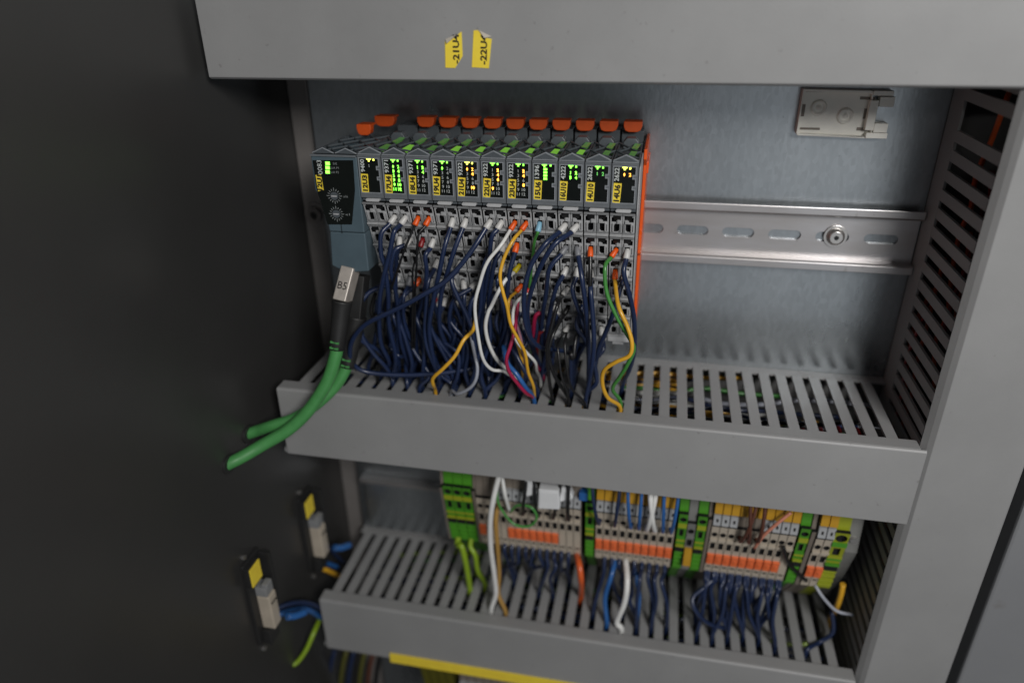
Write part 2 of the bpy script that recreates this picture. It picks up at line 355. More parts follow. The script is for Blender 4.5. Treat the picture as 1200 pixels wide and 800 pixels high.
# ------------------------------------------------------------------ beige cover clip on the plate
t = thing('cover_clip', 'beige plastic holder with two round dimples stuck on the bare plate', 'holder', (97, 0, 54))
q = lambda px, py: (atD(px, py, 5)[0], atD(px, py, 5)[2])
o_ = [q(941,104), q(1020,106), q(1023,107), q(1021,160), q(1016,162), q(934,158.5), q(932.5,156)]
body = MB(); b0, b1 = q(976,133); body.xz(o_, .3, 3.4); body.build('base', 'clip', t, bevel=.5)
rim = []
o1 = [(x, z) for x, z in o_]
cx_ = sum(x for x, z in o_)/len(o_); cz_ = sum(z for x, z in o_)/len(o_)
inn = [(cx_+(x-cx_)*.955, cz_+(z-cz_)*.90) for x, z in o_]
MB().xz(o_, 3.4, 6.2, [inn]).build('rim', 'clip', t, bevel=.3)
for px, py in ((960, 127), (991, 136.5)):
    x, z = q(px, py)
    b = MB(); n = 24; rs = [(4.1, 3.42), (3.6, 4.9), (3.0, 5.0), (2.5, 3.6), (1.4, 3.5), (1.0, 4.6), (.01, 4.7)]
    vs = [(x+r*cos(2*pi*i/n), d, z+r*sin(2*pi*i/n)) for r, d in rs for i in range(n)]
    fs = [(j*n+i, j*n+(i+1) % n, (j+1)*n+(i+1) % n, (j+1)*n+i) for j in range(len(rs)-1) for i in range(n)]
    b.add(vs, fs); b.build('dimple', 'clip', t, smooth=True)
for (ax, ay, bx, by) in ((1023, 106, 1046, 112), (1031, 113, 1046, 125), (1024, 144, 1038, 155), (1014, 155, 1038, 162)):
    x0, z1 = q(ax, ay); x1, z0 = q(bx, by); MB().box(x0, x1, 1.2, 7, z0, z1).build('catch', 'clip', t, bevel=.3)
for (ax, ay, bx, by) in ((945, 107, 968, 108.6), (938, 150, 961, 153), (940.5, 123, 942.5, 137), (1014, 128, 1019, 140), (1009, 114, 1026, 117.5), (1005, 150, 1024, 154)):
    x0, z1 = q(ax, ay); x1, z0 = q(bx, by); MB().box(x0, x1, 3.3, 3.7, z0, z1).build('slot', 'beid', t)
x0, z1 = q(1019, 117); x1, z0 = q(1022, 152); MB().box(x0, x1, 3.4, 7.5, z0, z1).build('end_wall', 'clip', t, bevel=.2)

# ------------------------------------------------------------------ torn yellow stickers
def front(x, z, D, ang=0):       # text laid on a face that looks out of the cabinet
    c, s_ = cos(ang), sin(ang); return lambda a, b: (x+a*c-b*s_, D, z+a*s_+b*c)
def sticker(quad, D, txt, tp, name, label, cat, ang, size, width, fold=None):
    pts = [(atD(px, py, D)[0], atD(px, py, D)[2]) for px, py in quad]
    b = MB(); b.xz(pts, D, D+.15); o = b.build(name, 'yel', label=label, cat=cat)
    x, _, z = atD(*tp, D); MB().text(txt, size, front(x, z, D+.22, ang), bold=.035, width=width).build('sticker_text', 'ink', o)
    if fold:
        fp = [atD(px, py, D) for px, py in fold]
        b = MB(); b.add([(fp[0][0], D+.2, fp[0][2]), (fp[1][0], D+1.6, fp[1][2]), (fp[2][0], D+.2, fp[2][2])], [(0, 1, 2)]); b.build('curled_corner', 'yelb', o)
sticker([(521.5,49), (524,51), (541,37), (542.3,66), (533.5,80), (522,79.5)], 77.7, '-21U4', (534.3,57.5), 'cable_sticker', 'torn yellow sticker reading -21U4 on the top duct cover', 'sticker', R(89), 2.9, 12.3, [(522,46), (524.5,51), (536,40)])
sticker([(555,36), (560,35.5), (568,44), (576.3,46), (573,80.3), (553,79)], 77.7, '-22U4', (566.8,58.5), 'cable_sticker', 'torn yellow sticker reading -22U4 on the top duct cover', 'sticker', R(87), 2.9, 12.3, [(561,35.5), (568.5,44.5), (576.5,43)])

# ------------------------------------------------------------------ I/O modules
PITCH_M = 12.5; TILT = math.atan2(29.5, 78.5); ROW = math.hypot(29.5, 78.5)/6
TB0 = (74.5, 29.0)
TAGS = ['12U3', '17U4', '18U4', '19U4', '21U4', '22U4', '23U4', '15U6', '16U10', '14U10', '14U6']
TYPE = ['9400', '9371', '9371', '9371', '9322', '9322', '9322', '1396', '4222', '2622', '2622']
def cell_mesh(flip):
    g = (lambda x: 5.9-x) if flip else (lambda x: x)
    b = MB(); X = lambda *a: sorted(g(x) for x in a)
    h1 = [(g(x), z) for x, z in ((.7, 1.9), (2.9, 1.9), (2.9, 2.7), (5.1, 2.9), (5.1, 6.2), (1.4, 6.2), (1.4, 4.6), (.7, 4.6))]
    h2 = [(g(x), z) for x, z in ((.9, -3.9), (3.6, -3.9), (4.4, -2.9), (4.4, .7), (2.2, .7), (2.2, 0), (.9, 0))]
    b.xz([(.05, -6.9), (5.85, -6.9), (5.85, 6.9), (.05, 6.9)], -2.6, 0, [h1, h2], 0, 1)  # hole and outer walls black: shade of openings and gaps put into the colour
    a, c = X(1.7, 4.7); b.box(a, c, -2.4, .4, 3.3, 5.6, 1, tilt=.2)         # dark release lever
    a, c = X(3.5, 4.7); b.box(a, c, -.3, .9, 1.4, 3.2, 0)                      # light latch
    a, c = X(1.2, 1.9); b.box(a, c, -.4, .8, -3.6, 1.2, 0)
    a, c = X(2.0, 3.9); b.box(a, c, -2.2, -1.4, -.3, .5, 2)
    a, c = X(4.6, 5.5); b.box(a, c, 0, .7, -4.5, 1.0, 2)
    b.box(.05, 5.85, 0, 1.5, -6.1, -5.3, 0); b.box(.05, 5.85, 0, .8, -4.7, -4.2, 2)
    b.box(.05, 5.85, 0, 1.0, 6.3, 6.9, 2)
    return b.mesh('terminal_cell', ['tb', 'blk', 'tbd'])
CELL = [cell_mesh(False), cell_mesh(True)]
def sock(mi, c, row, out=0.0, low=.6):
    s = (row+low)*ROW; x = -137.5+PITCH_M*mi+(3.35 if c == 0 else 9.15)
    return (x, TB0[0]-s*sin(TILT)+out*cos(TILT), TB0[1]-s*cos(TILT)-out*sin(TILT))
LIT = {0: ('lem', [], [1]), 1: ('grn', list(range(1, 13)), list(range(1, 13))), 2: ('grn', [1, 2, 4], list(range(1, 13))), 3: ('grn', [1], list(range(1, 13))),
       4: ('amb', [1, 2, 4, 10], list(range(1, 13))), 5: ('amb', [2, 4, 6, 9], list(range(1, 13))), 6: ('amb', [2, 4, 8], list(range(1, 13))), 7: ('grn', [], []), 8: ('grn', [1, 2, 3, 4], [1, 2, 3, 4]), 9: ('grnd', [1, 2], [1, 2]), 10: ('amb', [1, 2], [1, 2])}
def module(i):
    x0 = -137.5+PITCH_M*i; tag = TAGS[i]
    t = thing('io_module', 'grey plug-in module with yellow tag %s and %s' % (tag, 'lit number display'), 'module', (x0+6.25, 0, -49), 'slim modules side by side on the rail')
    # bus base
    b = MB(); b.box(x0+.25, x0+12.25, 1.0, 30, -47, 50); b.build('bus_base', 'mod', t)
    # electronics housing with gabled top
    hs = MB(); hs.box(x0+.2, x0+12.3, 30, 73.4, 29.5, 51.2)
    hs.build('housing', 'mod', t, bevel=.3)
    fr = MB()
    out = [(x0+.25, 31.5), (x0+12.25, 31.5), (x0+12.25, 52.6), (x0+.25, 52.6)]
    inn = [(x0+1.1, 34.2), (x0+11.0, 34.2), (x0+11.0, 40.4), (x0+9.7, 40.4), (x0+9.7, 42.2), (x0+11.0, 42.2), (x0+11.0, 45.4), (x0+9.7, 45.4), (x0+9.7, 47.4), (x0+11.0, 47.4), (x0+11.0, 51.0), (x0+1.1, 51.0)]
    fr.xz(out, 73.4, 75.1, [inn]); fr.box(x0+.25, x0+12.25, 75.1, 75.6, 51.9, 52.6)
    f = fr.build('front_frame', 'modl', t)
    MB().xz(inn, 73.5, 74.5).build('display_panel', 'disp', f)
    mx_, mz_ = x0+6.1, 42.6
    MB().xz([(a+(.42 if a > mx_ else -.42), b_+(.42 if b_ in (51.0,) else (-.42 if b_ == 34.2 else (.42 if b_ in (42.2, 47.4) else -.42)*-1))) if b_ in (51.0, 34.2) else (a+.42, b_+(-.42 if b_ in (42.2, 47.4) else .42)) for a, b_ in inn], 75.1, 75.45, [inn]).build('display_rim', 'rimg', f)
    c, lit, shown = LIT[i]
    L1 = MB(); L2 = MB(); L3 = MB()
    hx = x0+6.0
    L1.xz([(hx-1.3, 50.9), (hx+1.3, 50.9), (hx+1.1, 50.4), (hx+.4, 50.2), (hx+.3, 49.4), (hx-.4, 49.4), (hx-.4, 50.2), (hx-1.1, 50.4)], 74.5, 74.7)
    if i not in (7,): L1.xz([(x0+8.1, 50.7), (x0+8.8, 50.7), (x0+8.8, 49.8), (x0+8.1, 49.8)], 74.5, 74.7)
    if i == 7:
        for k in range(4): L1.box(x0+5.6, x0+7.3, 74.5, 74.7, 45.1-1.5*k+3, 46.1-1.5*k+3)
        L1.box(x0+8.5, x0+9.3, 74.5, 74.7, 50, 50.8)
    for n in shown:
        row = (n-1)//2; x = x0+(5.9 if n % 2 else 8.5); z = 47.4-2.22*row
        if n in lit:
            L2.text(str(n), 1.65, front(x, z, 74.75), bold=.015)
            if c != 'grnd' and (n*7+i) % 3: L2.box(x-.35, x+.35, 74.5, 74.7, z-.4, z+.4)
        else: L3.text(str(n), 1.55, front(x, z, 74.75), bold=.0)
    L1.build('status_light', 'lem' if i in (0, 10, 4) else 'grn', f)
    if L2.v: L2.build('lit_digits', c, f)
    if L3.v: L3.build('printed_digits', 'inkw', f)
    MB().text(TYPE[i], 2.1, front(x0+2.4, 47.3, 74.75, R(90)), bold=.02, width=6.2).build('type_number', 'inkw', f)
    # tag
    tl = R(-3+random.uniform(-2, 2)); cx, cz = x0+2.85+random.uniform(-.2, .3), 38.8
    rot = lambda a, b_: (cx+a*cos(tl)-b_*sin(tl), cz+a*sin(tl)+b_*cos(tl))
    MB().xz([rot(-1.85, -4.6), rot(1.85, -4.6), rot(1.85, 4.6), rot(-1.85, 4.6)], 75.15, 75.3).build('tag_sticker', 'yel', t)
    MB().text(tag, 2.5, front(cx, cz, 75.37, R(90)+tl), bold=.05, width=8.0).build('tag_text', 'ink', t)
    # roof relief: gable at the front, crossed ribs behind
    rf = MB(); rf.xz([(x0+.4, 52.7), (x0+12.1, 52.7), (x0+12.1, 53.2), (x0+6.25, 55.9), (x0+.4, 53.2)], 71.2, 73.2)
    rf.tube([(x0+.5, 73.0, 53.3), (x0+6.25, 73.0, 56.0), (x0+12.0, 73.0, 53.3)], .34, n=5, sub=1, mi=1); rf.box(x0+.4, x0+12.1, 73.2, 74.6, 52.7, 53.1, 1)
    for (a, d) in ((x0+.5, x0+12), (x0+12, x0+.5)):
        for k in range(2): rf.tube([(a, 70.5-20*k, 52.3), (d, 52-20*k, 53.4)], .55, n=5, sub=1)
        rf.tube([(x0+6.25, 72, 55.6), (a, 62, 52.2)], .5, n=5, sub=1)
    rf.box(x0+.25, x0+.9, 31, 72, 51.2, 53.0); rf.box(x0+11.6, x0+12.25, 31, 72, 51.2, 53.0)
    r = rf.build('roof_ribs', ['mod', 'rimg'], t)
    gm = 'gg' if i in (3, 4, 5, 6, 7, 8, 1) else 'gg2'
    for (gx, gd, g) in ((x0+8.2, 59, gm), (x0+9.0, 40, 'gg2')):
        MB().add([(gx-.6, gd-6, 53.9), (gx+2.4, gd-5, 53.8), (gx+1.2, gd+5, 53.3), (gx-1.8, gd+4, 53.4), (gx, gd, 50.6)], [(0,1,2,3), (0,1,4), (1,2,4), (2,3,4), (3,0,4)]).build('light_guide', g, r)
    b = MB(); b.xz([(x0+3.2, 29.6), (x0+9.6, 29.6), (x0+10.2, 30.4), (x0+9.6, 31.2), (x0+3.2, 31.2), (x0+2.6, 30.4)], 73, 76); b.build('release_button', 'tb', t, bevel=.2)
    # terminal block: sloping face with twelve cells
    tb = MB(); o3 = 2.6
    tb.dz([(30, 29), (TB0[0]-o3*cos(TILT)-.2, 29), (44.5-o3*cos(TILT), -49.5), (30, -49.5)], x0+.35, x0+12.15)
    tbo = tb.build('terminal_block', 'blk', t)
    for row in range(6):
        s = (row+.5)*ROW
        for c_ in (0, 1): link('terminal_cell', CELL[c_], tbo, (x0+.3+6.0*c_, TB0[0]-s*sin(TILT), TB0[1]-s*cos(TILT)), rotx=TILT)
    b = MB(); b.box(x0+.4, x0+12.1, 43, 47.2, -51.8, -49.2); b.box(x0+3, x0+9, 40, 46, -54.0, -51.8); b.build('lower_catch', 'tb', t, bevel=.3)
    # orange locking lever at the back
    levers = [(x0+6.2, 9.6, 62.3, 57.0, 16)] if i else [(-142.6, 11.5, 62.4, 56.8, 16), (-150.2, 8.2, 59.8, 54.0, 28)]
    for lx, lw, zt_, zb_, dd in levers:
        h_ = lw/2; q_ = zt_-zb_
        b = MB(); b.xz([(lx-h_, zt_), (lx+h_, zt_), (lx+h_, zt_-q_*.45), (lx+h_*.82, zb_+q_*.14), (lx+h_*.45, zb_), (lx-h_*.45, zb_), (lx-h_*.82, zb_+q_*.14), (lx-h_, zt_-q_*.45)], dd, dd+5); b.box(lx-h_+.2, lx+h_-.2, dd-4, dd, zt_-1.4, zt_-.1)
        b.build('locking_lever', 'orgl_shaded', t, bevel=.4)
    b = MB(); b.xz([(x0+2.4, 50), (x0+10.2, 50), (x0+10.2, 54), (x0+8.6, 56), (x0+4, 56), (x0+2.4, 54)], 26, 33); b.box(x0+.4, x0+12, 3, 16, 50, 57); b.build('rear_block', 'mod', t, bevel=.4)
    return t
for i in range(11): module(i)
# grey side plate and orange end plate closing the row
b = MB(); b.dz([(1, 51), (73, 51), (74.4, 50), (74.4, 29), (44.5, -49.5), (1, -49.5)], .1, .7); b.build('side_plate', 'tb', bevel=.1, label='thin light grey plate closing the right end of module row', cat='end plate')
b = MB(); b.dz([(1, 53), (44, 53), (44, 48), (38, 44), (38, 10), (41, 8), (41, -2), (38, -4), (36, -47), (34, -49.5), (1, -49.5)], .9, 2.5)
b.box(.9, 3.4, 6, 30, 38, 44); b.build('end_plate', 'org', bevel=.3, label='orange plate closing the right end of the module row', cat='end plate')

# ------------------------------------------------------------------ bus controller
t = thing('bus_controller', 'blue-grey controller with tag 12U1 and black tapering panel at row start', 'controller', (-150, 0, -12))
fx = lambda *l: [(atD(px, py, 75)[0], atD(px, py, 75)[2]) for px, py in l]
b = MB(); b.xz([(-162.2, 51.5), (-137.7, 51.5), (-137.7, 12.5), (-157.2, 12.5), (-158.4, 28), (-162.2, 34)], 24, 74.6); b.build('upper_housing', 'bc', t, bevel=.6)
b = MB(); b.xz([(-157.2, 12.1), (-137.7, 12.1), (-137.7, -8.6), (-151, -10.2), (-158.4, -6.5)], 22, 74.2)
b.build('lower_housing', 'bc', t, bevel=.6)
pn = fx((366.3,188), (413.5,188), (415.8,223), (412.2,263), (383.8,263), (371,221))
f = MB().xz(pn, 74.3, 75.0).build('display_panel', 'disp', t)
b = MB(); b.xz([(-162.0, 52.3), (-137.9, 52.3), (-137.9, 51.3), (-162.0, 51.3)], 74.6, 75.4); b.build('top_lip', 'modl', t)
b = MB()
for k in range(3): x, _, z = atD(384, 191.5+5*k, 75); b.box(x-1.1, x+1.1, 75, 75.2, z-.8, z+.8)
b.build('status_light', 'grn', f)
MB().text('0083', 2.6, front(*[atD(374.5, 196, 75)[k] for k in (0, 2)], 75.1, R(90)), width=7).build('type_number', 'inkw', f)
b = MB(); 0 and b.text('0083', 2.6, front(*[atD(374.5, 196, 75)[k] for k in (0, 2)], 75.1, R(90)), width=7)
for k, s_ in enumerate(('S/E', 'L/A P1', 'L/A P2')): x, _, z = atD(392.5, 191.7+5*k, 75); b.text(s_, 1.1, front(x, z, 75.1), width=(2.2, 4.2, 4.2)[k])
for (px, py, s_) in ((392, 229.5, 'x16'), (394.5, 250.5, 'x1')):
    x, _, z = atD(px, py, 75)
    for a in range(16):
        an = 2*pi*a/16; r0, r1 = 2.6, (3.7 if a % 4 else 4.2)
        c_, q_ = cos(an), sin(an); n_ = .16
        b.add([(x+c_*r0-q_*n_, 75.15, z+q_*r0+c_*n_), (x+c_*r0+q_*n_, 75.15, z+q_*r0-c_*n_), (x+c_*r1+q_*n_, 75.15, z+q_*r1-c_*n_), (x+c_*r1-q_*n_, 75.15, z+q_*r1+c_*n_)], [(0,1,2,3)])
    b.text(s_, 1.3, front(x+6, z, 75.1), width=2.4)
b.build('panel_print', 'inkg', f)
for (px, py) in ((392, 229.5), (394.5, 250.5)):
    x, _, z = atD(px, py, 75); b = MB(); b.cyl((x, 75, z), (x, 75.5, z), 2.1, n=20); b.box(x-1.5, x+1.5, 75.5, 75.8, z-.3, z+.3, 1); b.build('rotary_switch', ['mod', 'tb'], t)
b = MB(); cs = fx((370,205), (376.5,204.5), (379.5,222.5), (373,224)); b.xz(cs, 75.15, 75.3); b.build('tag_sticker', 'yel', t)
x, _, z = atD(374.8, 214, 75); MB().text('12U1', 2.5, front(x, z, 75.37, R(86)), bold=.05, width=7.8).build('tag_text', 'ink', t)
x, _, z = atD(400, 268, 75); MB().box(x-.15, x+.15, 74.5, 74.8, z-2.5, z+2.5).build('seam', 'blk', t)
rf = MB()
for k in range(2):
    xa = -162+12.1*k; rf.xz([(xa+.3, 52.4), (xa+11.8, 52.4), (xa+6, 55.0)], 71.5, 73); rf.tube([(xa+.4, 73.2, 52.6), (xa+6, 73.2, 55.1), (xa+11.7, 73.2, 52.6)], .34, n=5, sub=1, mi=1)
    for j in range(3):
        d1 = 70.5-15*j; rf.tube([(xa+.4, d1, 52.2), (xa+11.8, d1-14, 52.8)], .55, n=5, sub=1); rf.tube([(xa+11.8, d1, 52.2), (xa+.4, d1-14, 52.8)], .55, n=5, sub=1)
rf.box(-162.1, -161.4, 26, 72, 51.5, 53); rf.box(-138.3, -137.8, 26, 72, 51.5, 53)
rf.build('roof_ribs', ['mod', 'rimg'], t)
b = MB(); b.box(-160, -138, 2, 22, -40, 48); b.build('bus_base', 'mod', t)

# ------------------------------------------------------------------ network plugs and green cables
def frame_tube(name, pts, r, m_, parent=None, **k): return MB().tube(pts, r, n=14, sub=8).build(name, m_, parent, smooth=True, **k)
def slab(p, q, wx, wd, mi=0, b=None, taper=1.0):
    p, q = Vector(p), Vector(q); a = (q-p).normalized(); u = Vector((1, 0, 0)); u = (u-a*u.dot(a)).normalized(); v = a.cross(u)
    vs = [c+u*sx*wx/2*k+v*sv*wd/2*k for c, k in ((p, 1), (q, taper)) for sx, sv in ((-1,-1), (1,-1), (1,1), (-1,1))]
    (b or MB()).add(vs, [(0,1,2,3), (4,5,6,7), (0,1,5,4), (1,2,6,5), (2,3,7,6), (3,0,4,7)], mi); return u, v
def plug(p0, p1, p2, cable, label, metal, writing, wx):
    t = thing('network_plug', label, 'plug', p0)
    b = MB(); u, v = slab(p0, p1, wx, 9, b=b); b.build('plug_body', 'plug' if metal else 'boot', t, bevel=.5)
    P1, P2 = Vector(p1), Vector(p2)
    b = MB(); b.tube([P1-(P2-P1)*.02, P1+(P2-P1)*.15, P1+(P2-P1)*.5, P2], 5, n=12, sub=5, rr=lambda s: 5.6-1.4*s); b.build('strain_relief', 'boot', t, smooth=True)
    if metal:
        c_ = (Vector(p0)+P1)/2; ax = (Vector(p0)-P1).normalized(); nn = u.cross(ax); nn = nn if nn.y > 0 else -nn
        b = MB(); f_ = lambda a, q_: tuple(c_+ax*(q_*1.0)+u*a+nn*4.7)
        b.text(writing, 4.2, lambda a, q_: f_(a, q_-1), bold=.005, width=5.2); b.build('handwriting', 'ink', t)
    a = (P2-P1).normalized()
    for k in (.80, .92):
        for off in (-1.3, 1.3):
            c_ = P1+(P2-P1)*k; sd = a.cross(Vector((0, 1, 0))).normalized()
            b = MB(); q_ = c_+Vector((0, 3.9, 0))+sd*off; b.tube([q_-sd*1.1, q_+sd*1.1], .7, n=6, sub=1); b.build('relief_slot', 'cable green', t)
    return t
plug(atD(411, 314, 71), atD(401, 353, 80), atD(394.5, 409, 86), None, 'metal network plug marked by hand, hanging from the controller', True, 'B5', 7.4)
plug(atD(423, 322, 64), atD(418, 372, 70), atD(407, 430, 78), None, 'black network plug half hidden behind the metal one', False, '', 7.5)
frame_tube('network_cable', [atD(395.5, 402, 85.5), atD(393, 418, 87), atD(383, 448, 90), atD(362, 480, 95), atD(338, 503, 100), atD(308, 521, 106), atX(284,535,-208), atX(268,543,-214), tuple(a+b for a, b in zip(atX(268,543,-214), (-10, 5, -5)))], 3.6, 'cable green', label='bright green network cable from the metal plug to the dark side wall', cat='cable')
frame_tube('network_cable', [atD(408, 424, 77), atD(403, 436, 79), atD(392, 453, 82), atD(371, 473, 87), atD(345, 490, 91), atD(318, 499, 94), atX(303,504,-208), atX(291,508,-214), tuple(a+b for a, b in zip(atX(291,508,-214), (-10, 4, -3)))], 3.4, 'cable green', label='second green network cable, passing behind the bright one', cat='cable')
# cable entry grommet in the side wall
for g, lb in ((atX(268, 543, -214), 'small black grommet where the bright green cable enters the side wall'), (atX(291, 508, -214), 'small black grommet where the second green cable enters the side wall')):
    b = MB(); b.dz([(g[1]+6.4*cos(a*pi/12), g[2]+5.4*sin(a*pi/12)) for a in range(24)], -214.5, -212.8); b.build('cable_grommet', 'boot', bevel=.5, label=lb, cat='grommet')

# ------------------------------------------------------------------ wires at the modules
ZD = -84.6
WIRES_GROUP = 'wires plugged into the module row'
def snap(x): 
    k = round((x-XO)/PIT); return XO+PIT*k
FN = {'white': 'white', 'orange': 'orange', 'red': 'red', 'grey': 'grey', 'yellow': 'yellow', 'light blue': 'light blue', 'dark red': 'dark red', 'black': 'black'}
def ferrule(p, d, colr, r, parent, L=5.0):
    p = Vector(p); d = Vector(d).normalized(); b = MB()
    b.tube([p-d*1.2, p+d*.6, p+d*(L-.7), p+d*L], r, n=12, sub=1, rr=lambda s: r*(.8 if s < .1 else (.95 if s < .5 else (1.08 if s < .9 else .95))))
    b.build('ferrule', 'f_'+colr, parent, smooth=True)
def wire(mi, c, row, pts, colr='dark blue', fer='white', r=1.27, bulge=8, end=True, extra='', zplane=ZD, dmax=67):
    s0 = Vector(sock(mi, c, row, 0.6)); tgt = Vector(atD(*pts[0], s0.y+5)); 
    t2 = Vector(atD(*pts[1], s0.y+9)); d = Vector((t2.x-s0.x, 0, min(t2.z-s0.z, -2))).normalized(); d.x = max(-.55, min(.55, d.x)); d.y = .62; d.normalize()
    L = 3.9; P = [s0+d*(L-1.2), s0+d*(L+.6)]
    n = len(pts); last = atZ(*pts[-1], zplane+1.5) if end else None
    De = min(dmax, max(14, last[1])) if end else s0.y+2
    for i, (px, py) in enumerate(pts if not end else pts[:-1]):
        s_ = (i+1)/n; D = s0.y+d.y*L+(De-(s0.y+d.y*L))*s_**1.6+bulge*sin(pi*min(1, s_*.96))
        q_ = Vector(atD(px, py, D))
        if (q_-P[-1]).length > 3.5 and q_.z < P[-1].z+1 or len(P) > 4: P.append(q_)
    if end:
        x = snap(last[0]); P.append(Vector((x, De, zplane+3))); P.append(Vector((x+random.uniform(-1, 1), De-2, zplane-9)))
    tag = TAGS[mi]; side = ('left', 'right')[c]
    lab = '%s wire with %s ferrule in %s row %s hole of module %s' % (colr, fer, ORD[row], side, tag)
    if extra: lab = '%s %s' % (extra, lab)
    o = MB().tube(P, r, n=8, sub=6).build('wire', colr, smooth=True, label=lab, cat='wire', group=WIRES_GROUP)
    ferrule(s0, d, fer, max(r*1.25, 1.42), o, L)
    used.add((mi, c, row))
    return o
used = set()
B_ = 'dark blue'
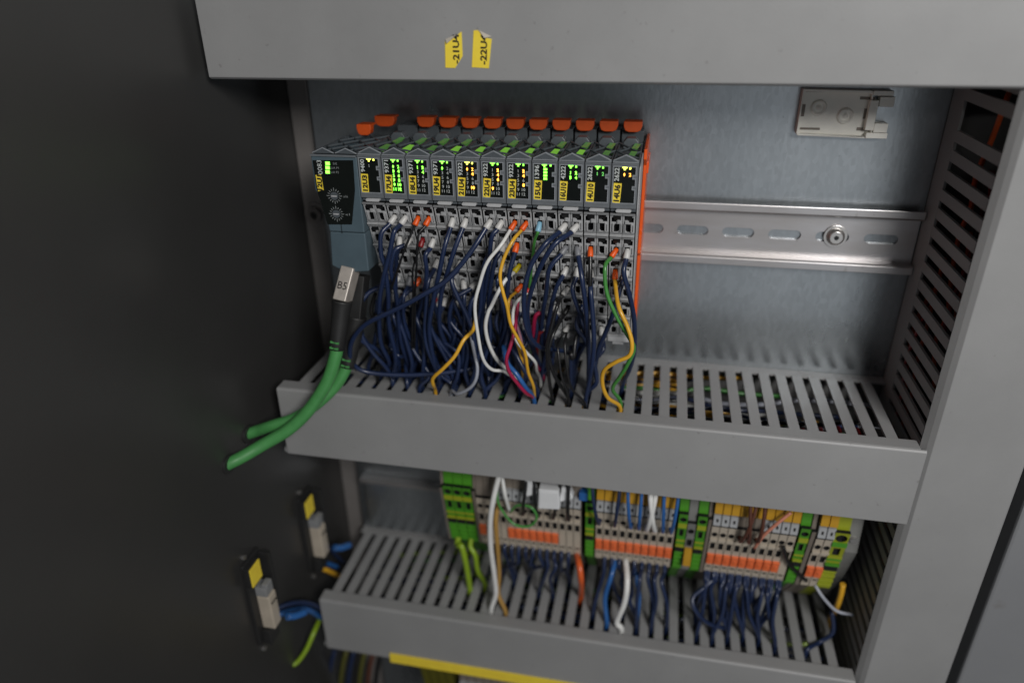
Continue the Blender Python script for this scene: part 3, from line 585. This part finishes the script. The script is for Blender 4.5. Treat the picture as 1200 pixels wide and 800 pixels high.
WL = [
 (1,0,0,[(452.7,262),(446.7,274.5),(446.7,298.5),(451,312),(455,345),(456,380),(464,420),(458,446)],{}),
 (1,1,0,[(466,260),(461.7,272),(456.5,297),(449,327),(444.5,357),(446,400),(456,425),(452,440)],{'bulge':11}),
 (1,1,1,[(468.5,282),(462.5,294),(458,315),(461.7,333),(465.5,354),(470,400),(478,440)],{}),
 (2,0,0,[(485,262),(473,295.5),(459.5,336),(452,358),(450,400),(458,432)],{'colr':'black','fer':'orange','r':.62}),
 (2,1,0,[(493,262),(490,277.5),(488,315),(486.5,345),(486,400),(490,440)],{'colr':'black','fer':'orange','r':.62}),
 (2,0,1,[(489,290),(484,315),(484,345),(483,400),(486,440)],{'colr':'black','fer':'dark red','r':.62}),
 (2,1,1,[(500,283),(498.5,300),(500,321),(495.5,354),(490,380),(493,440)],{}),
 (2,1,2,[(503.7,305),(502,330),(500,354),(499,400),(514,440),(520,455)],{}),
 (1,1,3,[(472,335),(468,355),(466,395),(470,435)],{'fer':'orange'}),
 (3,1,0,[(522.5,263),(521,289.5),(515,318),(507.5,354),(503,390),(512,438),(516,450)],{'bulge':10}),
 (4,0,0,[(541.7,264),(532,294),(523,324),(517,345),(515,380),(523,405),(540,445)],{'bulge':10}),
 (5,0,0,[(571,264),(554.5,291),(537,314),(520,331),(500,343),(476,356.5),(452,368),(430,379),(417,392),(410.5,406.5),(412,423),(426,434.5),(461,439),(505,438),(545,433),(566,428),(580,446)],{'bulge':18,'r':1.32}),
 (0,1,3,[(435,341),(423,355),(416,370),(416,391),(428,402),(445,412),(455,440)],{'bulge':13}),
 (0,0,3,[(430,345),(426,370),(424,392),(436,412),(452,430),(462,446)],{}),
 (5,1,0,[(580,264),(576,279),(572.5,312),(566.5,357),(563,400),(566,440)],{}),
 (5,0,1,[(569.5,290),(566.5,315),(563.5,358),(560,400),(572,448)],{}),
 (5,1,1,[(583,288),(578.5,312),(572.5,358),(572,400),(588,445)],{}),
 (5,1,2,[(582,312),(583,330),(589,354),(593,380),(586,410),(592,448)],{}),
 (4,0,3,[(544,337),(533,350),(527,368),(528,385),(537,405),(548,440)],{}),
 (4,1,3,[(555,335),(552,355),(550,380),(552,410),(556,445)],{}),
 (4,0,4,[(543,353),(536,366),(532,385),(536,405),(540,436)],{'r':1.1}),
 (6,0,0,[(600,266),(587.5,286.5),(571,307.5),(562,333),(556.5,358.5),(560,392),(566,420),(576,432.5),(589,434.5),(597,439),(608,444),(617,450)],{'colr':'white','fer':'orange','r':.92,'bulge':20}),
 (6,0,2,[(599,315),(592,328.5),(583,343.5),(576,358.5),(572,366),(569,382),(572,400),(580,418),(590,429),(600,436),(612,450)],{'colr':'white','fer':'yellow','r':1.05,'bulge':16}),
 (6,1,0,[(609,266),(601,282),(590.5,303),(586,324),(589.7,343.5),(594,358.5),(598.5,380),(607,397),(615,413),(619,436),(625,452),(626,468)],{'colr':'yellow','fer':'orange','r':.92,'bulge':18}),
 (6,0,1,[(600,296),(597,320),(594,350),(592,380),(594,410),(600,440)],{'fer':'orange'}),
 (6,0,3,[(601,338),(597,350),(596,365),(600,385),(606,402),(612,425),(618,455)],{'colr':'yellow','fer':'orange','r':.9,'bulge':12}),
 (6,1,3,[(612,340),(604,356),(601,376),(605,398),(616,412),(627,424),(629,434),(626,447)],{'colr':'white','fer':'red','r':.9,'bulge':19}),
 (7,0,0,[(631,266),(626.5,282),(623.5,306),(621,333),(619,360),(621,400),(624,430)],{'colr':'green','fer':'light blue','r':.85,'bulge':5}),
 (7,0,1,[(631,289),(627,299),(623.5,320),(622,350),(620,400),(624,432)],{'colr':'white','fer':'white','r':.8,'bulge':3}),
 (7,0,4,[(631,360),(627,372),(625,395),(627,425),(629,440)],{'colr':'crimson','fer':'white','r':1.2,'bulge':5}),
 (7,0,5,[(631,382),(630,395),(629,420),(632,440)],{'colr':'dark red','fer':'white','r':1.2,'bulge':4}),
 (8,0,0,[(657,270),(639,286),(622,311),(614.5,342),(615,374),(622,396),(634.5,407.5),(652,409.5),(668,415),(673,436)],{'bulge':20,'r':1.32}),
 (8,1,0,[(668,270),(650,286),(634,311),(622,342.5),(618,370),(625,408),(640,440)],{'bulge':17,'r':1.32}),
 (8,0,1,[(657,294),(643.5,315.5),(640,342.5),(634.5,385),(642,435)],{'fer':'grey','bulge':12}),
 (8,1,1,[(674,295),(682,327),(686,356),(688.5,385),(690,420),(698,458)],{'fer':'grey','bulge':12}),
 (8,0,2,[(659,320),(650,342.5),(641,387),(646,436)],{'bulge':10}),
 (8,1,2,[(670,322),(671,340),(677,360),(687,381),(686,400),(677,420),(674,446)],{'bulge':9}),
 (8,0,3,[(661,340),(653.5,357),(646,384),(641.5,405),(643,440),(655,468)],{'colr':'black','r':1.05,'bulge':13}),
 (8,0,4,[(657,366),(649,390),(643,414),(650,440),(662,470)],{'colr':'black','fer':'black','r':1.05,'bulge':11}),
 (8,0,5,[(660,386),(654,402),(655,418.5),(658,440),(665,460),(671,478)],{'colr':'black','r':.8,'bulge':12}),
 (9,0,1,[(691.5,298),(691.5,330),(690.5,350),(688,380),(690,410),(694,450)],{'colr':'black','fer':'orange','r':1.1,'bulge':10}),
 (9,0,2,[(693,322),(692,339),(694.5,367.5),(696,405),(692,440),(690,474)],{'bulge':11}),
 (10,0,1,[(716,299),(709,313),(711,342.5),(722,369.5),(735,392),(743,408),(735,427.5),(726,442),(718,456),(722,473)],{'colr':'green','fer':'orange','r':1.05,'bulge':13}),
 (10,1,1,[(732,300),(731,320),(738,347),(743,374),(743.5,409),(738,432),(732,452)],{'bulge':10}),
 (10,0,2,[(719.5,322),(719.5,335),(724.5,358),(735,382),(740.5,402),(737.5,416.5),(722,424),(708,434),(706,450),(712.5,466),(726,481)],{'colr':'yellow','fer':'orange','r':1.12,'bulge':20}),
 (10,1,2,[(730,322),(725.5,342.5),(717.7,369.5),(708.7,392),(702,407.7),(697,430),(692,455)],{'fer':'white','bulge':7}),
]
for (mi, c, row, pts, kw) in WL: wire(mi, c, row, pts, **kw)
# the denser tangle behind them
rng = random.Random(11)
tang = [(0,1,4),(0,0,5),(1,0,1),(1,0,3),(1,1,4),(1,0,5),(2,0,3),(2,1,3),(2,1,4),(2,0,4),(2,0,5),(3,1,2),(3,0,3),(3,1,3),(3,0,4),(3,1,5),(4,0,5),(4,1,4),(5,0,3),(5,1,3),(5,0,4),(5,1,5),(4,1,5),(1,1,5),(2,1,5),(3,0,5),(6,0,4),(6,1,5),(7,1,4),(9,1,5),(3,1,4),(0,0,4),(1,0,4),(5,0,5),(6,0,5)]
for (mi, c, row) in tang:
    if (mi, c, row) in used: continue
    s0 = sock(mi, c, row); d = W(Vector(s0))/MM - CAM
    wv = d.dot(_f); px = 600+FPX*d.dot(_r)/wv; py = 400-FPX*d.dot(_u)/wv
    ex = px+rng.uniform(-8, 38) if mi < 4 else px+rng.uniform(-26, 22)
    ex = max(446, min(ex, 610)) if mi < 7 else ex
    ey = rng.uniform(428, 455)+(ex-450)*.06
    pts = [(px+rng.uniform(-6, 1), py+9), (px+rng.uniform(-12, 3), py+25), (px+(ex-px)*.35+rng.uniform(-12, 8), py+(ey-py)*.5), (px+(ex-px)*.75+rng.uniform(-6, 6), py+(ey-py)*.8), (ex, ey)]
    fer = rng.choice(['white', 'white', 'white', 'grey', 'dark red' if rng.random() < .3 else 'white'])
    wire(mi, c, row, pts, colr=B_, fer=fer, r=rng.choice([1.25, 1.25, 1.05]), bulge=rng.uniform(2, 9))
# wires with no visible socket
def loose(pts, colr, r, D0, D1, label, bulge=6, into=ZD, n=8, name='wire', cat='wire', group=WIRES_GROUP, D2=None):
    P = []; k = len(pts)
    for i, (px, py) in enumerate(pts):
        s_ = i/(k-1); D = D0+(D1-D0)*s_+bulge*sin(pi*s_)
        P.append(atD(px, py, D))
    if into is not None:
        q_ = atZ(*pts[-1], into+1.5); De = max(12, min(67, q_[1])); x = snap(q_[0]); P[-1] = (x, De, into+3); P.append((x, De-1.5, into-9))
    return MB().tube(P, r, n=n, sub=6).build(name, colr, smooth=True, label=label, cat=cat, group=group)
loose([(558,372),(554,387),(543.5,398),(533,417),(519,432),(507.5,443),(508,452),(516,464)], 'yellow', 1.05, 66, 74, 'yellow wire bent in an elbow over the front of the duct', 14)
loose([(551,372),(552,392.5),(556,413.5),(559.5,431),(557,446),(549,455.5),(536,461),(519,461)], 'pale grey', .95, 62, 70, 'pale grey wire curving low across the duct fingers', 12)
loose([(607,352),(605,372),(603,388),(598,406),(593.5,421),(597,436),(608,451),(617,461),(618,474)], 'crimson', 1.0, 66, 74, 'crimson wire beside the white pair, dropping into the duct front', 12)
loose([(590,405),(594,424),(606,439),(616,454),(621,472)], 'blue', 1.3, 68, 72, 'mid blue wire beneath the crimson wire', 8)
loose([(598,352),(603,372),(609,392),(613,412),(616,440)], 'mauve', .85, 66, 62, 'mauve wire behind the yellow ones', 8)
for k in range(30):
    px = rng.uniform(425, 600) if k < 22 else rng.uniform(605, 690); y0 = rng.uniform(335, 372)+(6 if px > 600 else 0); ex = px+rng.uniform(-14, 30) if px < 560 else px+rng.uniform(-18, 10)
    loose([(px, y0), (px+rng.uniform(-9, 5), y0+24), (px+(ex-px)*.4+rng.uniform(-9, 9), y0+46), (px+(ex-px)*.8+rng.uniform(-4, 4), 412+rng.uniform(-6, 6)), (ex, rng.uniform(424, 446)+(px-420)*.06)], B_ if k % 6 else 'black', rng.choice([1.0, 1.2, 1.2]), rng.uniform(46, 56), rng.uniform(30, 60), ('dark blue' if k % 6 else 'black')+' wire hanging deep in the dense tangle behind the front wires', rng.uniform(2, 12), group='wires deep in the tangle')
loose([(596,400),(607,420),(618,440),(622,458)], 'dark blue', 1.35, 60, 62, 'dark blue wire under the white wire ends', 5)
loose([(664,390),(662,402),(664,430),(670,455),(676,479)], 'black', .7, 62, 68, 'thin black wire running beside the module 16U10 wires', 9)

# ------------------------------------------------------------------ terminal blocks on the second rail
TA = math.atan2(12, 48); TP = (60.0, -160.0)
def tpt(s, out=0): return (TP[0]-s*sin(TA)+out*cos(TA), TP[1]-s*cos(TA)-out*sin(TA))
_tm = {}
def tmesh(kind, wd):
    if (kind, wd) in _tm: return _tm[(kind, wd)]
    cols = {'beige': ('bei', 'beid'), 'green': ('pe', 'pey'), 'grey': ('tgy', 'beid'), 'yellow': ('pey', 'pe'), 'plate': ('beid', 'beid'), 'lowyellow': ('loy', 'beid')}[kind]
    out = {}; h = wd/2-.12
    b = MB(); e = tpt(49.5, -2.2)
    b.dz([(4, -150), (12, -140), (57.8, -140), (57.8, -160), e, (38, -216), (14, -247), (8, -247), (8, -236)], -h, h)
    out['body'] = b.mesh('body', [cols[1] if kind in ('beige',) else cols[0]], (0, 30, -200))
    b = MB()
    def face(pts, holes): # plate on the sloping front, local s (down) and x
        b.poly(pts, holes, lambda x, s_, t_: (x, *tpt(s_, t_)), -2.2, 0, 0, 1)  # sides black: shade on hole walls and between terminals put into the colour
    g = h-.05
    n = 10; rd = h*.8
    b.poly([(-g+.2, -6 if kind in ('green', 'yellow') else 2.5), (g-.2, -6 if kind in ('green', 'yellow') else 2.5), (g-.2, 49), (-g+.2, 49)], [], lambda x, s_, t_: (x, *tpt(s_, t_)), -2.1, -1.6, 1)  # black sheet behind the holes, their inner shade put into its colour
    if kind in ('beige', 'grey'):
        rnd = [(rd*cos(2*pi*i/n), 9.5+rd*1.15*sin(2*pi*i/n)) for i in range(n)]
        face([(-g, 2), (g, 2), (g, 49.5), (-g, 49.5)], [rnd, [(-h*.66, 17.8), (h*.66, 17.8), (h*.66, 24), (-h*.66, 24)], [(-h*.6, 42), (h*.6, 42), (h*.6, 43.4), (-h*.6, 43.4)]])
        b.box(-g, g, *sorted((tpt(14.2)[0]-.5, tpt(14.2)[0]+1.0)), tpt(14.2)[1]-.6, tpt(14.2)[1]+.6)
    elif kind in ('green', 'yellow'):
        face([(-g, -6), (g, -6), (g, 49.5), (-g, 49.5)], [[(-h*.5, 8.5), (h*.45, 8.5), (h*.45, 15), (-h*.5, 15)], [(rd*cos(2*pi*i/n), -1+rd*sin(2*pi*i/n)) for i in range(n)]])
        for s_ in (3.5, 5.5, 17, 19, 24, 31, 36, 41, 45): b.box(-g, g, tpt(s_)[0]-.4, tpt(s_)[0]+(.9 if s_ != 24 else 1.6), tpt(s_)[1]-.7, tpt(s_)[1]+.7, 2 if s_ in (3.5, 5.5, 19, 24) else 0)
        b.box(-g+.3, g-.3, tpt(26)[0]-1, tpt(26)[0]+.3, tpt(30)[1], tpt(25)[1], 1)
    else: face([(-g, -4), (g, -4), (g, 50), (-g, 50)], [])
    out['face'] = b.mesh('face', [cols[0], 'blk', cols[1]], (0, 55, -185))
    b = MB(); c_ = tpt(33.5); b.box(-g+.1, g-.1, c_[0]-1, c_[0]+1.6, c_[1]-4.6, c_[1]+4.6, tilt=TA); b.box(-h*.35, h*.4, c_[0]+1.5, c_[0]+2.0, c_[1]-2, c_[1]+1.6, tilt=TA, piv=(c_[0]+1.7, c_[1]))
    out['pusher'] = b.mesh('pusher', ['orgt'], (0, 50, -195), bevel=.2)
    b = MB(); b.box(-g+.1, g-.1, 57.9, 60.6, -160.2, -152.6); b.box(-.5, .7, 60.6, 60.75, -157.5, -155.2, 1); out['marker'] = b.mesh('marker', ['mrk', 'ink'], (0, 59, -156))
    b = MB(); b.box(-g+.05, g-.05, 57.9, 61.5, -150.8, -141.5); out['ymarker'] = b.mesh('ymarker', ['mark'], (0, 59, -146))
    b = MB(); b.box(-g+.1, g-.1, tpt(26)[0], tpt(26)[0]+1.6, tpt(40)[1], tpt(26)[1]); out['jumper'] = b.mesh('jumper', ['mark'], (0, 50, -190))
    _tm[(kind, wd)] = out; return out
TERM = {}
def terminal(kind, x, wd, label, group, org=0, mark=0, ym=0, jump=0, dz=0):
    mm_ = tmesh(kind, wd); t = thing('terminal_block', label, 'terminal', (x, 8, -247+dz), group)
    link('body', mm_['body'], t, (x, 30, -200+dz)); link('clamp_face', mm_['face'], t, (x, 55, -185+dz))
    if org: link('pusher', mm_['pusher'], t, (x, 50, -195+dz))
    if mark: link('marker', mm_['marker'], t, (x, 59, -156+dz))
    if ym: link('yellow_marker', mm_['ymarker'], t, (x, 59, -146+dz))
    if jump: link('jumper', mm_['jumper'], t, (x, 50, -190+dz))
    return t
G1 = 'terminal blocks in the lower row'
terminal('plate', -110.6, 2.0, 'thin beige end plate left of the three green terminals', G1)
for k in range(3): terminal('green', -106.4+6.2*k, 6.1, '%s green terminal of the trio starting the lower row' % ORD[k], G1)
terminal('plate', -89.6, 2.0, 'thin plate right of the three green terminals', G1)
LG = [-86.2+4.75*k for k in range(14)]
for k, x in enumerate(LG): terminal('beige', x, 4.7, '%s beige terminal of the long left group, %s' % (ORD[k], 'orange pusher' if k == 0 or 4 <= k < 11 else 'no orange pusher'), G1, org=(k == 0 or 4 <= k < 11), mark=k > 2)
terminal('green', -16.6, 5.6, 'single green terminal between the left and middle beige groups', G1)
MG = [-10.6+4.78*k for k in range(10)]
for k, x in enumerate(MG): terminal('beige', x, 4.7, '%s beige terminal of the middle group under a yellow marker' % ORD[k], G1, org=1, mark=1, ym=1)
terminal('green', 38.8, 5.4, 'green terminal on the left side of the grey one', G1)
terminal('grey', 44.2, 5.0, 'grey terminal with yellow jumper between two green ones', G1, jump=1)
terminal('green', 49.9, 5.6, 'green terminal on the right side of the grey one', G1)
terminal('plate', 54.2, 2.2, 'dark end plate before the right beige group', G1)
RG = [58.0+4.78*k for k in range(10)]
for k, x in enumerate(RG): terminal('beige', x, 4.7, '%s beige terminal of the right group, %s' % (ORD[k], 'orange pusher' if k < 9 else 'plain'), G1, org=k < 9, mark=k not in (3, 4, 5), ym=1)
terminal('green', 107.2, 5.6, 'green terminal closing the right beige group', G1)
terminal('plate', 111.8, 2.6, 'dark end plate before the last beige pair', G1)
for k in range(2): terminal('beige', 116.2+4.9*k, 4.8, '%s beige terminal of the last pair' % ORD[k], G1, org=1, mark=1, ym=1)
terminal('yellow', 127.0, 8.4, 'wide yellow-green earth terminal near the right end', G1)
t = thing('end_clamp', 'dark grey end clamp closing the terminal row beside the upright duct', 'clamp', (136.5, 8, -240))
b = MB(); b.dz([(8, -150), (50, -150), (52, -175), (40, -205), (20, -240), (8, -240)], 133, 140); b.build('body', 'tgy', t, bevel=.5)
MB().cyl((136.5, 50.5, -166), (136.5, 52.5, -166), 2.2, n=12).build('screw', 'screw', t)

# a third row, just visible below the lower duct
G2 = 'terminals of the lowest row'
for k in range(4): terminal('lowyellow', -134+6.4*k, 6.2, '%s olive yellow terminal below the lower duct' % ORD[k], G2, dz=-160)
for k in range(9): terminal('beige', -104+6.0*k, 5.8, '%s dark terminal with white marker below the yellow strip' % ORD[k], G2, mark=1, dz=-181)
for k, (px, cl) in enumerate(((388, B_), (402, 'olive'), (411, B_), (424, 'olive'), (434, 'brown'), (443, 'black'))):
    loose([(px+4, 762), (px, 778), (px-3, 800), (px-4, 825)], cl, 1.9, 50, 48, '%s cable hanging under the lower duct, number %s from its left end' % (cl, ORD[k]), 3, into=None, group='cables hanging under the lower duct')

# yellow marking strip along the lower cover
b = MB(); x0, x1 = -149.5, 20
b.box(x0, x1, 79.55, 80.3, -298.2, -289.8); st = b.build('marking_strip', 'yel', label='long yellow marking strip along the bottom edge of lower duct cover', cat='label strip')
b = MB(); rngs = random.Random(2)
for k in range(16):
    xx = x0+5+k*10.6; b.text(rngs.choice(['SPS', 'DI', 'DO', 'XT']) if False else '- - -', 1.2, front(xx, -293.4, 80.35), width=5)
b.build('faded_dashes', 'mark', st)

# ------------------------------------------------------------------ wires of the lower row
ZL = -250.5; GL = 'wires below the terminal row'
def low_wire(x, pts, colr, r, label, bulge=4, s=48):
    p0 = (x, *tpt(s, -1)); P = [p0, (x, p0[1]+3, p0[2]-5)]; k = len(pts)
    q_ = atZ(*pts[-1], ZL+1.5); De = max(12, min(66, q_[1]))
    for i, (px, py) in enumerate(pts[:-1]):
        s_ = (i+1)/k; P.append(atD(px, py, p0[1]+3+(De-p0[1]-3)*s_+bulge*sin(pi*s_)))
    xs_ = snap(q_[0]); P += [(xs_, De, ZL+3), (xs_, De-1, ZL-9)]
    return MB().tube(P, r, n=8, sub=6).build('wire', colr, smooth=True, label=label, cat='wire', group=GL)
low_wire(-105, [(541,640),(546,660),(547,688)], 'yellow green', 2.1, 'thick yellow-green wire below the first green terminal')
low_wire(-96, [(557,650),(560,668),(566,684)], 'yellow green', 1.8, 'yellow-green wire bending right below the green trio')
def free_wire(pts, Ds, colr, r, label, tail=True, group=GL):
    P = [atD(px, py, D) for (px, py), D in zip(pts, Ds)]
    if tail: q_ = atZ(*pts[-1], ZL+1.5); De = max(10, min(66, q_[1])); P[-1] = (snap(q_[0]), De, ZL+2.5); P.append((snap(q_[0]), De-1, ZL-9))
    return MB().tube(P, r, n=8, sub=6).build('wire', colr, smooth=True, label=label, cat='wire', group=group)
free_wire([(585,556),(578,585),(574.5,610),(575,640),(579,672),(581,695),(571,720)], [70,72,72,70,68,66,60], 'white', 1.7, 'long off-white wire hanging in front of the left beige group')
free_wire([(584,590),(581,610),(583,640),(585,672),(584,695),(585,716)], [62,66,66,64,64,60], 'ochre', 1.5, 'ochre wire hanging just right of the long off-white one')
free_wire([(588,556),(592,580),(597,598)], [66,68,62], 'white', 1.2, 'short white wire entering the left group from above', False)
free_wire([(583,562),(583,585),(590,600),(603,614),(620,616),(629,606),(622,594),(606,592),(598,600)], [66,68,68,69,69,69,68,66,62], 'green', .8, 'thin green wire looped in a ring before the left group', False)
free_wire([(676,650),(679,662),(681,680),(677,697)], [48,58,60,56], 'orange red', 2.1, 'thick orange-red wire at right end of the left group')
free_wire([(722,655),(716,675),(709,700),(706,728)], [46,56,58,54], 'blue', 1.6, 'bright blue wire left of the white one under the middle group')
free_wire([(733,655),(735,680),(732,705),(723,728),(724,744)], [48,62,66,66,64], 'white', 1.9, 'thick white wire dropping from the middle group')
free_wire([(742,658),(746,680),(749,700),(744,730)], [44,52,54,50], 'blue', 1.3, 'darker blue wire right of the thick white wire')
free_wire([(746,556+35),(733,602+8),(722,625),(709,640)], [66,66,64,62], 'brown', .01, 'x', False) if False else None
free_wire([(927,600),(912,612),(895,627),(884,642)], [66,67,66,62], 'salmon', 1.0, 'salmon wire arching over the right beige group', False)
free_wire([(918,640),(925,660),(945,680)], [60,56,50], 'black', 1.1, 'thin black wire dropping past the last green terminal', False)
free_wire([(955,685),(965,700),(980,715),(1000,720)], [48,52,54,54], 'pale grey', 1.0, 'pale grey wire curving right beneath the last beige pair', False)
free_wire([(988,684),(985,698),(980,712),(970,724)], [50,50,47,44], 'yellow', 1.8, 'thick yellow wire below the wide earth terminal')
free_wire([(975,715),(976,740),(960,752),(948,762)], [44,50,52,50], B_, 1.5, 'dark blue wire sagging left below the end clamp')
free_wire([(846,670),(825,688),(812,700),(815,715),(830,730),(845,738)], [46,54,60,64,62,58], B_, 1.4, 'dark blue wire looping left under the right group')
rng = random.Random(5)
for grp, nm_, xs_ in ((LG, 'left', range(1, 14)), (MG, 'middle', range(1, 10)), (RG, 'right', range(0, 10))):
    for k in xs_:
        x = grp[k]; d = Vector((x, -47, -212))-CAM; wv = d.dot(_f); px = 600+FPX*d.dot(_r)/wv; py = 400-FPX*d.dot(_u)/wv
        if nm_ == 'left' and k == 13: continue
        nw = 2 if nm_ == 'right' else 1
        for j in range(nw):
            ex = px+rng.uniform(-16, 8); ey = py+rng.uniform(22, 46) if nm_ == 'left' else py+rng.uniform(34, 72)
            low_wire(x+(j-.5)*1.6, [(px+rng.uniform(-5, 2), py+14), (px+(ex-px)*.6, py+(ey-py)*.6), (ex, ey)], B_, 1.3, 'dark blue wire under the %s beige terminal of the %s group%s' % (ORD[k], nm_, ('', ', its twin')[j] if nw > 1 else ''), rng.uniform(-4, 8))
# wires entering from above
for grp, ks, cl in ((MG, (0, 2, 4, 5, 8, 9), 'blue'), (MG, (6, 7), 'white'), (RG, (3, 4, 5), 'brown'), (LG, (6, 8, 10, 12), 'black')):
    nm_ = 'middle' if grp is MG else 'right' if grp is RG else 'left'
    for k in ks:
        x = grp[k]; p1 = tpt(9.5, -1.5); c_ = cl if not (grp is MG and k in (0, 2)) else B_
        xo_ = x+(((k*37) % 7)-3)*1.5
        MB().tube([(x, *p1), (x, *tpt(8, 4)), (x+(xo_-x)*.5, 68, -155), (xo_, 67, -140), (xo_, 60, -131)], 1.5 if cl == 'white' else 1.1, n=8, sub=5).build('wire', c_, smooth=True, label='%s wire entering the %s beige terminal of the %s group from above' % (c_, ORD[k], nm_), cat='wire', group='wires entering the terminals from above')
# white label carriers hanging over the left group
def white_box(c4, D0, D1, label):
    pts = [(atD(px, py, D1)[0], atD(px, py, D1)[2]) for px, py in c4]
    t = thing('label_carrier', label, 'label carrier', (pts[0][0], D0, pts[0][1]))
    b = MB(); b.xz(pts, D0, D1); b.build('flap', 'wht', t, bevel=.6)
    cx = sum(p[0] for p in pts)/4; cz = sum(p[1] for p in pts)/4
    b = MB(); b.xz([(cx+(x-cx)*.9, cz+(z-cz)*.85-.4) for x, z in pts], D1, D1+.5); b.build('raised_face', 'wht', t, bevel=.2)
white_box([(630,596), (631,573), (655,575), (656,597)], 63, 71, 'larger white label carrier hanging over the left beige group')
white_box([(655,588), (650,570), (667,572), (672,584)], 60, 66, 'tilted white label carrier right of the larger one')
white_box([(617,582), (615,560), (622,562), (630,578)], 62, 67, 'narrow white label carrier left of the larger one')
b = MB(); p_ = [(atD(px, py, 60)[0], atD(px, py, 60)[2]) for px, py in ((679,575), (689,576), (689,585), (679,584))]; b.xz(p_, 55, 62); b.build('blue_tag', 'blue', label='small blue tag above the end of the left beige group', cat='tag', bevel=.4)

# ------------------------------------------------------------------ terminals screwed to the side wall
def wall_unit(dx, dz, label):
    D0, Z0 = dx, dz
    t = thing('wall_terminal', label, 'terminal', (-214, D0, Z0-38), 'terminals on the side wall')
    b = MB(); b.dz([(D0-9, Z0+30), (D0+9, Z0+30), (D0+9, Z0-34), (D0-2, Z0-38), (D0-9, Z0-34)], -214, -211.5); b.build('bracket', 'boot', t, bevel=.5)
    b = MB(); b.box(-211.5, -204, D0-9, D0-6.5, Z0-10, Z0+28); b.build('side_flange', 'boot', t, bevel=.5)
    b = MB(); b.box(-211.5, -203, D0-4.5, D0+3.5, Z0-24, Z0+2); b.build('body', 'bei', t, bevel=.8)
    b = MB(); b.box(-211.5, -204, D0-4.5, D0+3.5, Z0+2.2, Z0+9); b.box(-207, -203, D0-3, D0+3, Z0+9, Z0+12); b.build('clamp', 'tbd', t, bevel=.5)
    b = MB(); b.box(-211.5, -206, D0-5, D0+5.5, Z0-36, Z0-24.5); b.build('foot', 'boot', t, bevel=.6)
    b = MB(); b.box(-211.5, -208, D0-2, D0+10, Z0+15, Z0+29); b.build('tag_holder', 'boot', t, bevel=.4)
    b = MB(); b.box(-208, -207.2, D0-1, D0+9.5, Z0+15.5, Z0+28.5); b.build('yellow_tag', 'yel', t, bevel=.1)
    for z in (Z0+33, Z0-42): MB().cyl((-214, D0+4, z), (-212.5, D0+4, z), 1.6, n=10).build('screw', 'screw', t)
    b = MB(); 
    for k in range(3): b.cyl((-203, D0-2.5+2*k, Z0-4), (-202.6, D0-2.5+2*k, Z0-4), .8, n=8)
    b.build('test_hole', 'blk', t)
    b = MB(); b.tube([(-199, D0-5, Z0-21), (-196, D0-9, Z0-24), (-192, D0-15, Z0-26)], 2.4, n=10, sub=4); b.build('blue_sleeve', 'blue', t, smooth=True)
wall_unit(50, -213, 'wall terminal with yellow tag, deeper in the cabinet beside the duct end')
wall_unit(120, -207, 'wall terminal with yellow tag, nearer the front with looping green wire')
GW = 'wires of the side wall terminals'
def pw(pts, Ds, c_, r, label): MB().tube([atD(px, py, D) for (px, py), D in zip(pts, Ds)], r, n=8, sub=8).build('wire', c_, smooth=True, label=label, cat='wire', group=GW)
pw([(322,748),(328,760),(336,776),(346,777),(358,762),(368,740),(376,722)], [106,104,100,96,90,82,68], 'yellow green', 1.7, 'yellow-green wire hanging in a loop from the nearer wall terminal')
pw([(304,736),(318,724),(338,716),(360,714),(378,724)], [112,106,98,88,70], 'blue', 2.0, 'blue wire bowing from nearer wall terminal to the lower duct end')
pw([(304,728),(322,714),(345,706),(368,708),(385,720)], [110,102,92,82,66], B_, 1.7, 'dark blue wire above the blue one at the nearer wall terminal')
pw([(372,664),(384,668),(398,675)], [50,46,34], 'yellow', 1.8, 'yellow wire leaving the deeper wall terminal')
pw([(360,648),(374,656),(396,664)], [50,44,30], 'blue', 1.8, 'blue wire leaving the deeper wall terminal')
pw([(362,636),(378,634),(392,648),(404,660)], [48,42,34,24], B_, 1.3, 'dark blue wire arching over the deeper wall terminal')
